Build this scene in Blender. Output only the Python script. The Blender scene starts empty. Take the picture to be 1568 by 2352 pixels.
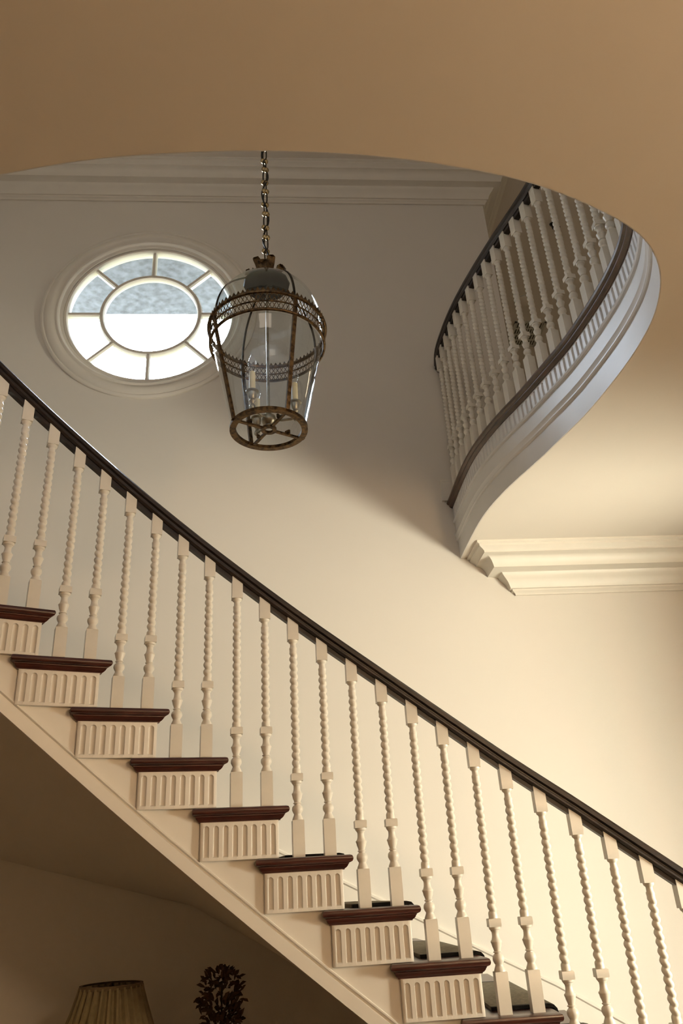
import bpy, bmesh, math, random
from mathutils import Vector, Matrix
random.seed(7)
S = bpy.context.scene
COL = S.collection
ZO = 1.485                      # eye height above the hall floor

# ------------------------------------------------------------------ camera
def setup_camera():
    f_px, pitch, roll = 1770.6, math.radians(26.11), math.radians(-3.51)
    cp, sp = math.cos(pitch), math.sin(pitch)
    F = Vector((0, cp, sp)); R0 = Vector((1, 0, 0)); U0 = Vector((0, -sp, cp))
    R = math.cos(roll)*R0 + math.sin(roll)*U0
    U = -math.sin(roll)*R0 + math.cos(roll)*U0
    cam = bpy.data.cameras.new('camera')
    cam.sensor_fit = 'HORIZONTAL'; cam.sensor_width = 36.0
    cam.lens = f_px/1568*36.0
    cam.clip_start = 0.05
    o = bpy.data.objects.new('camera', cam); COL.objects.link(o)
    m = Matrix(((R.x, U.x, -F.x, 0), (R.y, U.y, -F.y, 0), (R.z, U.z, -F.z, ZO), (0, 0, 0, 1)))
    o.matrix_world = m
    S.camera = o
setup_camera()

# ------------------------------------------------------------------ world, lights, exposure
S.view_settings.view_transform = 'Standard'
S.view_settings.look = 'None'
S.view_settings.gamma = 1.0
S.view_settings.use_curve_mapping = False
S.view_settings.exposure = 0.0
w = bpy.data.worlds.new('overcast_sky'); S.world = w; w.use_nodes = True
bg = w.node_tree.nodes['Background']
bg.inputs[0].default_value = (0.74, 0.86, 1.0, 1); bg.inputs[1].default_value = 84.0

def area_light(name, loc, target, sx, sy, power, color, spread=180):
    l = bpy.data.lights.new(name, 'AREA'); l.shape = 'RECTANGLE'; l.size = sx; l.size_y = sy
    l.energy = power; l.color = color; l.spread = math.radians(spread)
    o = bpy.data.objects.new(name, l); COL.objects.link(o)
    o.location = loc
    o.rotation_euler = (Vector(target)-Vector(loc)).to_track_quat('-Z', 'Z').to_euler()
    return o
# daylight from the glazed door of the room to the right, through the added opening in the right wall
area_light('glazed_door_daylight', (3.75, 2.0, 1.1), (0.3, 4.5, 1.9), 0.8, 2.0, 780, (1.0, 0.945, 0.75))
# added fill for the upper walls, no window is built there
area_light('upstairs_wall_fill', (0.0, -3.9, 5.9), (-0.2, 4.5, 4.2), 2.6, 1.3, 32, (1.0, 0.82, 0.64))
# warm ceiling lamp of the entrance hall, right of and behind the camera
def point_light(name, loc, power, color, radius):
    l = bpy.data.lights.new(name, 'POINT'); l.energy = power; l.color = color; l.shadow_soft_size = radius
    o = bpy.data.objects.new(name, l); COL.objects.link(o); o.location = loc
point_light('hall_ceiling_lamp', (1.9, -0.5, 2.75), 108, (1.0, 0.68, 0.39), 0.18)

point_light('upper_passage_fill', (4.3, 5.2, 5.6), 9, (1.0, 0.80, 0.52), 0.15)  # added warm fill for the passage ceiling, no fixture there
S.cycles.max_bounces = 6
S.cycles.diffuse_bounces = 4
S.cycles.transparent_max_bounces = 14
S.cycles.caustics_reflective = False
S.cycles.caustics_refractive = False
S.cycles.use_adaptive_sampling = True
S.cycles.adaptive_threshold = 0.06
S.cycles.sample_clamp_indirect = 4.0

# ------------------------------------------------------------------ materials
def nodes_of(name):
    m = bpy.data.materials.new(name); m.use_nodes = True
    nt = m.node_tree; b = nt.nodes['Principled BSDF']
    return m, nt, b
def paint(name, col, rough=0.5, var=0.04, scale=3.0, bump=0.02, bscale=180):
    m, nt, b = nodes_of(name)
    tc = nt.nodes.new('ShaderNodeTexCoord')
    n = nt.nodes.new('ShaderNodeTexNoise'); n.inputs['Scale'].default_value = scale; n.inputs['Detail'].default_value = 4
    nt.links.new(tc.outputs['Object'], n.inputs['Vector'])
    r = nt.nodes.new('ShaderNodeValToRGB')
    r.color_ramp.elements[0].position = 0.3; r.color_ramp.elements[1].position = 0.7
    r.color_ramp.elements[0].color = (*[c*(1-var) for c in col], 1); r.color_ramp.elements[1].color = (*[min(1, c*(1+var)) for c in col], 1)
    nt.links.new(n.outputs['Fac'], r.inputs['Fac']); nt.links.new(r.outputs['Color'], b.inputs['Base Color'])
    b.inputs['Roughness'].default_value = rough
    if bump:
        n2 = nt.nodes.new('ShaderNodeTexNoise'); n2.inputs['Scale'].default_value = bscale; n2.inputs['Detail'].default_value = 3
        nt.links.new(tc.outputs['Object'], n2.inputs['Vector'])
        bp = nt.nodes.new('ShaderNodeBump'); bp.inputs['Strength'].default_value = bump; bp.inputs['Distance'].default_value = 0.01
        nt.links.new(n2.outputs['Fac'], bp.inputs['Height']); nt.links.new(bp.outputs['Normal'], b.inputs['Normal'])
    return m
def wood(name, dark, light, rough, scale=(9, 9, 9), coat=0.0):
    m, nt, b = nodes_of(name)
    tc = nt.nodes.new('ShaderNodeTexCoord'); mp = nt.nodes.new('ShaderNodeMapping'); mp.inputs['Scale'].default_value = scale
    nt.links.new(tc.outputs['Object'], mp.inputs['Vector'])
    n = nt.nodes.new('ShaderNodeTexNoise'); n.inputs['Scale'].default_value = 3; n.inputs['Detail'].default_value = 8; n.inputs['Roughness'].default_value = 0.7
    nt.links.new(mp.outputs['Vector'], n.inputs['Vector'])
    r = nt.nodes.new('ShaderNodeValToRGB')
    r.color_ramp.elements[0].position = 0.35; r.color_ramp.elements[1].position = 0.68
    r.color_ramp.elements[0].color = (*dark, 1); r.color_ramp.elements[1].color = (*light, 1)
    nt.links.new(n.outputs['Fac'], r.inputs['Fac']); nt.links.new(r.outputs['Color'], b.inputs['Base Color'])
    b.inputs['Roughness'].default_value = rough
    b.inputs['Coat Weight'].default_value = coat; b.inputs['Coat Roughness'].default_value = 0.06
    bp = nt.nodes.new('ShaderNodeBump'); bp.inputs['Strength'].default_value = 0.08; bp.inputs['Distance'].default_value = 0.005
    nt.links.new(n.outputs['Fac'], bp.inputs['Height']); nt.links.new(bp.outputs['Normal'], b.inputs['Normal'])
    return m
def metal(name, c0, c1, rough, scale=40):
    m, nt, b = nodes_of(name)
    tc = nt.nodes.new('ShaderNodeTexCoord')
    n = nt.nodes.new('ShaderNodeTexNoise'); n.inputs['Scale'].default_value = scale; n.inputs['Detail'].default_value = 6
    nt.links.new(tc.outputs['Object'], n.inputs['Vector'])
    r = nt.nodes.new('ShaderNodeValToRGB'); r.color_ramp.elements[0].position = 0.35; r.color_ramp.elements[1].position = 0.65
    r.color_ramp.elements[0].color = (*c0, 1); r.color_ramp.elements[1].color = (*c1, 1)
    nt.links.new(n.outputs['Fac'], r.inputs['Fac']); nt.links.new(r.outputs['Color'], b.inputs['Base Color'])
    b.inputs['Metallic'].default_value = 0.9; b.inputs['Roughness'].default_value = rough
    return m
def glass(name, tint, gloss=1.0):
    m = bpy.data.materials.new(name); m.use_nodes = True; nt = m.node_tree; nt.nodes.clear()
    out = nt.nodes.new('ShaderNodeOutputMaterial'); mx = nt.nodes.new('ShaderNodeMixShader')
    t = nt.nodes.new('ShaderNodeBsdfTransparent'); g = nt.nodes.new('ShaderNodeBsdfGlossy')
    fc = nt.nodes.new('ShaderNodeLayerWeight'); fc.inputs['Blend'].default_value = 0.5
    pw = nt.nodes.new('ShaderNodeMath'); pw.operation = 'POWER'; pw.inputs[1].default_value = 4.0
    lw = nt.nodes.new('ShaderNodeMath'); lw.operation = 'MULTIPLY_ADD'; lw.inputs[1].default_value = 0.85; lw.inputs[2].default_value = 0.05
    nt.links.new(fc.outputs['Facing'], pw.inputs[0]); nt.links.new(pw.outputs[0], lw.inputs[0])
    g.inputs['Roughness'].default_value = 0.02
    nz = nt.nodes.new('ShaderNodeTexNoise'); nz.inputs['Scale'].default_value = 6
    bp = nt.nodes.new('ShaderNodeBump'); bp.inputs['Strength'].default_value = 0.06; bp.inputs['Distance'].default_value = 0.02
    nt.links.new(nz.outputs['Fac'], bp.inputs['Height']); nt.links.new(bp.outputs['Normal'], g.inputs['Normal'])
    t.inputs['Color'].default_value = (*tint, 1); g.inputs['Color'].default_value = (gloss, gloss, gloss, 1)
    nt.links.new(lw.outputs[0], mx.inputs['Fac']); nt.links.new(t.outputs[0], mx.inputs[1]); nt.links.new(g.outputs[0], mx.inputs[2])
    nt.links.new(mx.outputs[0], out.inputs['Surface'])
    return m
M = {}
M['wall'] = paint('wall_paint', (0.80, 0.752, 0.685), 0.6, 0.015, 1.5, 0.03, 220)
M['ceil'] = paint('ceiling_paint', (0.80, 0.735, 0.65), 0.65, 0.015, 1.5, 0.02, 220)
M['trim'] = paint('trim_paint', (0.84, 0.79, 0.71), 0.32, 0.02, 8, 0.0)
M['baluster'] = paint('baluster_paint', (0.84, 0.79, 0.70), 0.30, 0.02, 30, 0.0)
M['cornice'] = paint('cornice_paint', (0.82, 0.77, 0.68), 0.45, 0.02, 8, 0.0)
M['fascia'] = paint('fascia_paint', (0.82, 0.81, 0.80), 0.35, 0.02, 8, 0.0)
M['rail'] = wood('dark_rail_wood', (0.008, 0.005, 0.004), (0.030, 0.017, 0.011), 0.42, (2, 2, 14), 0.05)
M['tread'] = wood('mahogany_tread', (0.030, 0.0060, 0.004), (0.075, 0.0175, 0.011), 0.30, (3, 3, 18), 0.12)
M['nosing'] = wood('landing_nosing_wood', (0.03, 0.012, 0.006), (0.10, 0.045, 0.024), 0.35, (4, 4, 26), 0.3)
M['brass'] = metal('aged_brass', (0.030, 0.018, 0.009), (0.17, 0.10, 0.042), 0.40, 60)
M['darkmetal'] = metal('dark_bronze', (0.012, 0.010, 0.008), (0.06, 0.045, 0.03), 0.45, 50)
M['ball'] = metal('worn_brass_ball', (0.25, 0.18, 0.09), (0.5, 0.38, 0.2), 0.25, 30)
M['pewter'] = metal('dull_nickel', (0.28, 0.26, 0.21), (0.45, 0.42, 0.34), 0.35, 30)
M['glass'] = glass('lantern_glass', (0.90, 0.935, 0.95))
M['pane'] = glass('window_pane_glass', (0.97, 0.98, 1.0), 0.8)
M['bulb'] = glass('bulb_glass', (0.95, 0.95, 0.95))
M['candle'] = paint('ivory_candle_sleeve', (0.78, 0.70, 0.48), 0.5, 0.03, 20, 0)
M['carpet'] = paint('grey_brown_carpet', (0.20, 0.175, 0.125), 0.95, 0.25, 60, 0.5, 400)
M['binding'] = paint('black_carpet_binding', (0.010, 0.009, 0.008), 0.9, 0.2, 100, 0.3, 400)
M['eave'] = paint('weathered_eave_board', (0.036, 0.040, 0.044), 0.9, 0.6, 18, 0.3, 40)
M['lawn'] = paint('lawn_grass', (0.035, 0.05, 0.025), 0.95, 0.3, 2, 0)
M['floor'] = wood('hall_floor_wood', (0.17, 0.125, 0.08), (0.27, 0.21, 0.14), 0.35, (1.2, 12, 1))
M['shade'] = paint('pleated_shade_fabric', (0.30, 0.25, 0.15), 0.9, 0.12, 40, 0.2, 300)
M['shaderim'] = paint('shade_trim_fabric', (0.16, 0.12, 0.07), 0.9, 0.1, 40, 0)
M['leaf'] = paint('dried_brown_leaf', (0.10, 0.055, 0.03), 0.8, 0.45, 25, 0)
M['stem'] = paint('dried_stem', (0.05, 0.035, 0.02), 0.9, 0.2, 30, 0)
M['ceramic'] = paint('dark_glazed_ceramic', (0.05, 0.06, 0.07), 0.2, 0.2, 8, 0)
M['tablewood'] = wood('console_wood', (0.03, 0.012, 0.006), (0.09, 0.04, 0.02), 0.3, (3, 20, 20), 0.3)
M['vent'] = paint('vent_enamel', (0.62, 0.60, 0.52), 0.5, 0.03, 10, 0)
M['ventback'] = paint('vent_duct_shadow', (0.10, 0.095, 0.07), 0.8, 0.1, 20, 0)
M['black'] = paint('black_iron', (0.01, 0.01, 0.01), 0.5, 0.2, 20, 0)

# ------------------------------------------------------------------ helpers
def mesh(name, verts, faces, smooth=False, mats=None, midx=None, sharp=None):
    me = bpy.data.meshes.new(name)
    me.from_pydata([tuple(v) for v in verts], [], faces)
    bm = bmesh.new(); bm.from_mesh(me)
    bmesh.ops.recalc_face_normals(bm, faces=bm.faces)
    bm.to_mesh(me); bm.free()
    if smooth:
        me.polygons.foreach_set('use_smooth', [True]*len(me.polygons))
        me.set_sharp_from_angle(angle=math.radians(sharp if sharp else 35))
    if mats:
        for mm in mats: me.materials.append(mm)
    if midx: me.polygons.foreach_set('material_index', midx)
    me.update()
    return me
def add(name, me, parent=None, loc=None, rotz=None, mat=None):
    o = bpy.data.objects.new(name, me); COL.objects.link(o)
    if mat and me is not None and not me.materials: me.materials.append(mat)
    if parent: o.parent = parent
    if loc: o.location = loc
    if rotz is not None: o.rotation_euler = (0, 0, rotz)
    return o
def empty(name, loc=(0, 0, 0)):
    o = bpy.data.objects.new(name, None); COL.objects.link(o); o.location = loc; o.empty_display_size = 0.1
    return o
def tag(o, label=None, cat=None, group=None, kind=None):
    if label: o['label'] = label
    if cat: o['category'] = cat
    if group: o['group'] = group
    if kind: o['kind'] = kind
    return o
class MB:
    def __init__(s): s.v = []; s.f = []
    def quad_grid(s, rows, closed_u=False, closed_v=False, cap=False):
        b = len(s.v); nr = len(rows); nc = len(rows[0])
        for r in rows: s.v += [tuple(p) for p in r]
        for i in range(nr if closed_v else nr-1):
            for j in range(nc if closed_u else nc-1):
                i2 = (i+1) % nr; j2 = (j+1) % nc
                s.f.append((b+i*nc+j, b+i*nc+j2, b+i2*nc+j2, b+i2*nc+j))
        if cap:
            s.f.append(tuple(b+j for j in range(nc))[::-1]); s.f.append(tuple(b+(nr-1)*nc+j for j in range(nc)))
        return s
    def box(s, c, sz, rz=0, M4=None):
        b = len(s.v); hx, hy, hz = sz[0]/2, sz[1]/2, sz[2]/2
        ca, sa = math.cos(rz), math.sin(rz)
        for z in (-hz, hz):
            for x, y in ((-hx, -hy), (hx, -hy), (hx, hy), (-hx, hy)):
                p = Vector((c[0]+x*ca-y*sa, c[1]+x*sa+y*ca, c[2]+z))
                s.v.append(tuple(M4 @ p) if M4 else tuple(p))
        s.f += [tuple(b+i for i in q) for q in ((3, 2, 1, 0), (4, 5, 6, 7), (0, 1, 5, 4), (1, 2, 6, 5), (2, 3, 7, 6), (3, 0, 4, 7))]
        return s
    def lathe(s, prof, n=24, c=(0, 0, 0), cap=True, a0=0):
        rows = [[(c[0]+r*math.cos(a0+2*math.pi*j/n), c[1]+r*math.sin(a0+2*math.pi*j/n), c[2]+z) for j in range(n)] for r, z in prof]
        return s.quad_grid(rows, closed_u=True, cap=cap)
    def tube(s, pts, r, n=8, closed=False, cap=True):
        pts = [Vector(p) for p in pts]; rows = []; N = len(pts); up = None
        for i, p in enumerate(pts):
            t = (pts[(i+1) % N]-pts[i-1]) if closed else (pts[min(i+1, N-1)]-pts[max(i-1, 0)])
            t.normalize()
            if up is None: up = Vector((0, 0, 1)) if abs(t.z) < 0.9 else Vector((1, 0, 0))
            a = t.cross(up).normalized(); b2 = a.cross(t).normalized(); up = b2
            rr = r[i] if isinstance(r, (list, tuple)) else r
            rows.append([p + rr*(math.cos(2*math.pi*j/n)*a + math.sin(2*math.pi*j/n)*b2) for j in range(n)])
        return s.quad_grid(rows, closed_u=True, closed_v=closed, cap=cap and not closed)
    def build(s, name, mat, parent=None, smooth=False, sharp=None, loc=None, rotz=None):
        return add(name, mesh(name, s.v, s.f, smooth, [mat] if mat else None, None, sharp), parent, loc, rotz)
def catmull(P, n=8):
    out = []
    for i in range(len(P)-1):
        p0 = Vector(P[max(i-1, 0)]); p1 = Vector(P[i]); p2 = Vector(P[i+1]); p3 = Vector(P[min(i+2, len(P)-1)])
        for k in range(n):
            t = k/n
            out.append(0.5*((2*p1)+(-p0+p2)*t+(2*p0-5*p1+4*p2-p3)*t*t+(-p0+3*p1-3*p2+p3)*t**3))
    out.append(Vector(P[-1])); return out
def resample(P, step):
    L = [0]
    for a, b in zip(P, P[1:]): L.append(L[-1]+(b-a).length)
    n = max(2, round(L[-1]/step)); out = []; j = 0
    for k in range(n+1):
        d = L[-1]*k/n
        while j < len(P)-2 and L[j+1] < d: j += 1
        t = (d-L[j])/max(1e-9, L[j+1]-L[j]); out.append(P[j].lerp(P[j+1], min(1, max(0, t))))
    return out
def smooth_line(P, it=3):
    P = [p.copy() for p in P]
    for _ in range(it):
        P = [P[0]]+[(P[i-1]+2*P[i]+P[i+1])/4 for i in range(1, len(P)-1)]+[P[-1]]
    return P
def normals2(P):   # left normals of a 2-D polyline
    out = []
    for i in range(len(P)):
        t = (P[min(i+1, len(P)-1)]-P[max(i-1, 0)]).normalized(); out.append(Vector((-t.y, t.x)))
    return out

# ------------------------------------------------------------------ layout constants
K = 0.927
WA = math.radians(5.2)
WD = Vector((math.cos(WA), math.sin(WA))); WN = Vector((-WD.y, WD.x))     # along the back wall / away from the room
WP = Vector((0.723, 4.561))
def wpt(a, p, z):            # a along the wall, p towards the room
    q = WP + a*WD - p*WN; return (q.x, q.y, z)
RIS = 0.178; Z0 = 1.007+ZO; SP = 0.1155
ZC = 1.854+ZO                # hall ceiling
ZN = 2.262+ZO                # upper landing
ZT = 5.23+ZO                 # upper ceiling
XL, XR, YF = -3.7, 2.75, -4.2
CORNER = 0.592               # end of the upper back wall

# stair line (plan curve of the balusters)
def cy(x): return 0.04*x**3-0.106*x**2+0.14*x+3.145
_tab = []
def _mk():
    x = -1.196; s = 0.0; h = 0.002; fw = [(0.0, x)]
    while x < 2.4:
        d = math.hypot(h, cy(x+h)-cy(x)); x += h; s += d; fw.append((s, x))
    x = -1.196; s = 0.0; bw = []
    while x > -2.9:
        d = math.hypot(h, cy(x-h)-cy(x)); x -= h; s -= d; bw.append((s, x))
    _tab.extend(bw[::-1]+fw)
_mk()
def st(s):                   # arc length from baluster 0 -> point, tangent, normal (towards the wall)
    lo, hi = 0, len(_tab)-1
    while hi-lo > 1:
        m = (lo+hi)//2
        if _tab[m][0] <= s: lo = m
        else: hi = m
    t = (s-_tab[lo][0])/(_tab[hi][0]-_tab[lo][0]); x = _tab[lo][1]+t*(_tab[hi][1]-_tab[lo][1])
    d = 0.12*x*x-0.212*x+0.14
    T = Vector((1, d)).normalized()
    return Vector((x, cy(x))), T, Vector((-T.y, T.x))
ARC = [0, .114, .227, .339, .452, .566, .680, .796, .911, 1.027, 1.144, 1.263, 1.381, 1.498, 1.614, 1.729, 1.845, 1.966, 2.089]
def sidx(i):                 # arc length at baluster i (two to a tread)
    if i < 0: return 0.113*i
    if i >= 18: return ARC[18]+0.118*(i-18)
    k = int(i); return ARC[k]+(i-k)*(ARC[k+1]-ARC[k])
def idx(s):
    if s < 0: return s/0.113
    if s >= ARC[18]: return 18+(s-ARC[18])/0.118
    for k in range(18):
        if s <= ARC[k+1]: return k+(s-ARC[k])/(ARC[k+1]-ARC[k])

# ------------------------------------------------------------------ room shell
def wall_grid(name, poly, holes, mat, thick=None):
    """poly/holes in (a, z) on the back wall"""
    bm = bmesh.new(); edges = []
    for loop in [poly]+holes:
        vs = [bm.verts.new(wpt(a, 0, z)) for a, z in loop]
        edges += [bm.edges.new((vs[i], vs[(i+1) % len(vs)])) for i in range(len(vs))]
    bmesh.ops.triangle_fill(bm, use_beauty=True, use_dissolve=False, edges=edges)
    me = bpy.data.meshes.new(name); bm.to_mesh(me); bm.free(); me.materials.append(mat)
    return add(name, me)
WC_A, WC_Z, WR = -2.036, 3.872+ZO, 0.600
aL, aR = -5.2, 3.6
hole = [(WC_A+(WR+0.02)*math.cos(2*math.pi*i/96), WC_Z+(WR+0.02)*math.sin(2*math.pi*i/96)) for i in range(96)]
tag(wall_grid('wall_back', [(aL, 0), (aR, 0), (aR, 2.2+ZO), (CORNER, 2.2+ZO), (CORNER, ZT+0.02), (aL, ZT+0.02)], [hole], M['wall']), kind='structure')
# reveal of the round window, through the wall
mb = MB(); rows = []
for p in (0.0, -0.095):
    rows.append([wpt(WC_A+(WR+0.02)*math.cos(2*math.pi*i/96), p, WC_Z+(WR+0.02)*math.sin(2*math.pi*i/96)) for i in range(96)])
mb.quad_grid(rows, closed_u=True)
rv = mb.build('window_reveal', M['trim'], smooth=True)
# back side of the wall (closes the cavity so that daylight enters by the window alone)
def quad(name, pts, mat, kind='structure'):
    o = add(name, mesh(name, pts, [tuple(range(len(pts)))], mats=[mat])); tag(o, kind=kind); return o
mb = MB(); mb.v = [(XL, YF, 0), (XR+2.5, YF, 0), (XR+2.5, 9, 0), (XL, 9, 0)]; mb.f = [(0, 1, 2, 3)]
tag(mb.build('floor', M['floor']), kind='structure')
quad('wall_left', [(XL, YF, 0), (XL, 9, 0), (XL, 9, ZT+.02), (XL, YF, ZT+.02)], M['wall'])
quad('wall_front', [(XL, YF, 0), (XR+2.5, YF, 0), (XR+2.5, YF, ZT+.02), (XL, YF, ZT+.02)], M['wall'])
# right wall, its unseen opening sized to shape the side daylight, and the room beyond
D0, D1, DH = 2.55, 3.06, 0.86+ZO
mb = MB()
def wr(y0, y1, z0, z1, x=XR, th=0.16): mb.box((x+th/2, (y0+y1)/2, (z0+z1)/2), (th, y1-y0, z1-z0))
wr(YF, D0, 0, ZC); wr(D1, 5.2, 0, ZC); wr(D0, D1, DH, ZC)
tag(mb.build('wall_right', M['wall']), kind='structure')
quad('wall_side_room', [(XR+2.5, YF, 0), (XR+2.5, 9, 0), (XR+2.5, 9, ZT+.02), (XR+2.5, YF, ZT+.02)], M['wall'])
# upper passage beyond the corner of the back wall
c0 = wpt(CORNER, 0, 0)
quad('wall_passage', [(c0[0], c0[1], 2.2+ZO), (c0[0]-0.09*3.9, c0[1]+3.9, 2.2+ZO), (c0[0]-0.09*3.9, c0[1]+3.9, ZT+.02), (c0[0], c0[1], ZT+.02)], M['wall'])
quad('wall_upper_end', [(c0[0]-0.5, 8.4, 2.0+ZO), (XR+2.5, 8.4, 2.0+ZO), (XR+2.5, 8.4, ZT+.02), (c0[0]-0.5, 8.4, ZT+.02)], M['wall'])
# upper ceiling: covers room and passage, not the outside behind the back wall
bL = wpt(aL, 0, ZT)
quad('ceiling_upper', [(XL, YF, ZT), (XR+2.5, YF, ZT), (XR+2.5, 8.4, ZT), (c0[0]-0.36, 8.4, ZT), (c0[0], c0[1], ZT), (bL[0], bL[1], ZT)], M['ceil'])

# the opening in the hall ceiling (plan)
EDGE = [(-0.968, 1.618), (-0.829, 1.598), (-0.694, 1.585), (-0.562, 1.579), (-0.432, 1.58), (-0.302, 1.583), (-0.186, 1.589), (-0.043, 1.603), (0.088, 1.62), (0.22, 1.643),
        (0.356, 1.673), (0.496, 1.711), (0.656, 1.763), (0.797, 1.828), (0.931, 1.9), (1.041, 1.971), (1.123, 2.038), (1.187, 2.116), (1.239, 2.207), (1.267, 2.279), (1.291, 2.377),
        (1.307, 2.494), (1.303, 2.646), (1.289, 2.783), (1.252, 2.99), (1.204, 3.197), (1.141, 3.383), (1.072, 3.592), (0.976, 3.839), (0.905, 4.07), (0.862, 4.27), (0.83, 4.55), (0.801, 4.937)]
EDGE = [(-3.8, 1.95), (-2.6, 1.85), (-1.7, 1.72)] + EDGE
E2 = [Vector(p)*K for p in EDGE]
E2[-1] = WP+0.02*WD+0.02*WN
E2 = smooth_line(resample(catmull(E2, 8), 0.03), 6)
# slab between hall ceiling and landing floor
outer = [Vector((XL, YF)), Vector((XR+2.5, YF)), Vector((XR+2.5, 8.4)), Vector((c0[0]-0.36, 8.4)), Vector(c0[:2]), ]
loop = [Vector((XL, E2[0].y))]+E2[1:]
poly = loop + [Vector(wpt(CORNER, -0.0, 0)[:2]), Vector((c0[0]-0.36, 8.4)), Vector((XR+2.5, 8.4)), Vector((XR+2.5, YF)), Vector((XL, YF))]
bm = bmesh.new()
top_z = ZN-0.055
for z in (ZC, top_z):
    vs = [bm.verts.new((p.x, p.y, z)) for p in poly]
    es = [bm.edges.new((vs[i], vs[(i+1) % len(vs)])) for i in range(len(vs))]
    bmesh.ops.triangle_fill(bm, use_beauty=True, edges=es)
bm.verts.ensure_lookup_table(); n = len(poly)
for i in range(n):
    bm.faces.new((bm.verts[i], bm.verts[(i+1) % n], bm.verts[n+(i+1) % n], bm.verts[n+i]))
bmesh.ops.recalc_face_normals(bm, faces=bm.faces)
me = bpy.data.meshes.new('ceiling'); bm.to_mesh(me); bm.free(); me.materials.append(M['ceil'])
tag(add('ceiling', me), kind='structure')

# ------------------------------------------------------------------ cornices
CORN = [(0.287, 0.0), (0.287, -0.012), (0.272, -0.018), (0.272, -0.030), (0.262, -0.036), (0.247, -0.043), (0.238, -0.052), (0.238, -0.060), (0.226, -0.062),
        (0.212, -0.066), (0.197, -0.077), (0.184, -0.094), (0.176, -0.115), (0.172, -0.132), (0.150, -0.134), (0.122, -0.138), (0.108, -0.143), (0.104, -0.152),
        (0.094, -0.164), (0.080, -0.176), (0.066, -0.192), (0.056, -0.212), (0.050, -0.228), (0.038, -0.230), (0.036, -0.240), (0.026, -0.246), (0.018, -0.254), (0.016, -0.262), (0.0, -0.262)]
a0 = 0.345
rows = []
for p, z in CORN:
    rows.append([wpt(a0-p, 0.0, ZC+z), wpt(a0-p, p, ZC+z), wpt(2.4, p, ZC+z)])
mb = MB(); mb.quad_grid(rows)
tag(mb.build('trim_1', M['cornice'], smooth=True, sharp=25), kind='structure')
rows = []
for p, z in CORN:
    p2, z2 = p*0.80, z*0.96
    q = Vector(wpt(CORNER+p2, p2, 0)[:2])+WN*3.5
    rows.append([wpt(aL+1.2, p2, ZT+z2), wpt(CORNER+p2, p2, ZT+z2), (q.x, q.y, ZT+z2)])
mb = MB(); mb.quad_grid(rows)
tag(mb.build('trim_2', M['cornice'], smooth=True, sharp=25), kind='structure')
# baseboard of the landing on the back wall
rows = []
for p, z in ((0, 0.17), (0.006, 0.17), (0.010, 0.162), (0.010, 0.150), (0.017, 0.143), (0.017, 0.0)):
    rows.append([wpt(-0.055, p, ZN+z), wpt(CORNER, p, ZN+z)])
mb = MB(); mb.quad_grid(rows); mb.box(wpt(-0.05, 0.0085, ZN+0.075), (0.014, 0.017, 0.15), WA)
tag(mb.build('baseboard_landing', M['trim']), kind='structure')

# ------------------------------------------------------------------ landing edge: fascia with flutes and mouldings
ie = max(range(len(E2)), key=lambda i: E2[i].x)
E3 = E2
NE = normals2(E3)                          # left normal = into the well
def sweep_plan(P, Nn, prof, closed=True):
    rows = [[(p.x+nn.x*o, p.y+nn.y*o, z) for o, z in prof] for p, nn in zip(P, Nn)]
    mb = MB(); mb.quad_grid(rows, closed_u=closed, cap=closed); return mb
B = ZC
sweep = sweep_plan(E3, NE, [(-0.02, B+0.001), (0.004, B+0.001), (0.004, B+0.118), (0.012, B+0.120), (0.017, B+0.126), (0.017, B+0.132), (0.011, B+0.137), (0.014, B+0.150), (0.020, B+0.158), (0.020, B+0.166),
                             (0.010, B+0.170), (0.010, B+0.245), (0.020, B+0.248), (0.024, B+0.256), (0.020, B+0.265), (0.012, B+0.268), (-0.02, B+0.268)])
tag(sweep.build('trim_3', M['fascia'], smooth=True, sharp=25), kind='structure')
# fluted frieze
QS = (-1.0, -0.97, -0.88, -0.65, -0.3, 0, 0.3, 0.65, 0.88, 0.97, 1.0)
def flute_rows(r, v1):        # heights of the rows in the round head of a flute
    return [v1-r+r*math.sin(math.radians(t)) for t in (0, 22, 42, 58, 70, 80, 86)]+[v1+0.0004]
def flute_section(v, r, v0, v1, D):   # (offset, depth) across one flute at height v: round head, square foot
    if v <= v0 or v >= v1: return [(q*r, 0.0) for q in QS]
    w_ = r if v <= v1-r else math.sqrt(max(1e-8, r*r-(v-v1+r)**2))
    ramp = min(1.0, (v-v0)/0.003)*(w_/r)**0.6
    return [(q*w_, D*ramp*math.sqrt(max(0, 1-abs(q)**3))) for q in QS]
FH0, FH1 = B+0.266, ZN-0.05
Ef = resample(E3[max(0, ie-110):], 0.0040); Nf = normals2(Ef)
def on_edge(sv, out):         # point on the edge line at arc length sv, moved towards the well
    k = min(len(Ef)-2, max(0, int(sv/EST))); t = sv/EST-k
    p = Ef[k].lerp(Ef[k+1], t); nn = Nf[k].lerp(Nf[k+1], t); return p+nn*out
EST = sum((b_-a_).length for a_, b_ in zip(Ef, Ef[1:]))/(len(Ef)-1)
NFL = int(EST*(len(Ef)-1)/0.040)
rows = []
for v in [FH0, FH0+0.010, FH0+0.0102, FH0+0.0130, (FH0+FH1)/2]+flute_rows(0.0095, FH1-0.006)+[FH1]:
    row = []
    for j in range(NFL):
        for u, d in flute_section(v, 0.0095, FH0+0.010, FH1-0.006, 0.007):
            p = on_edge(0.02+j*0.040+u, 0.013-d); row.append((p.x, p.y, v))
    rows.append(row)
mb = MB(); mb.quad_grid(rows)
tag(mb.build('trim_4', M['fascia'], smooth=True, sharp=60), kind='structure')

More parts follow.
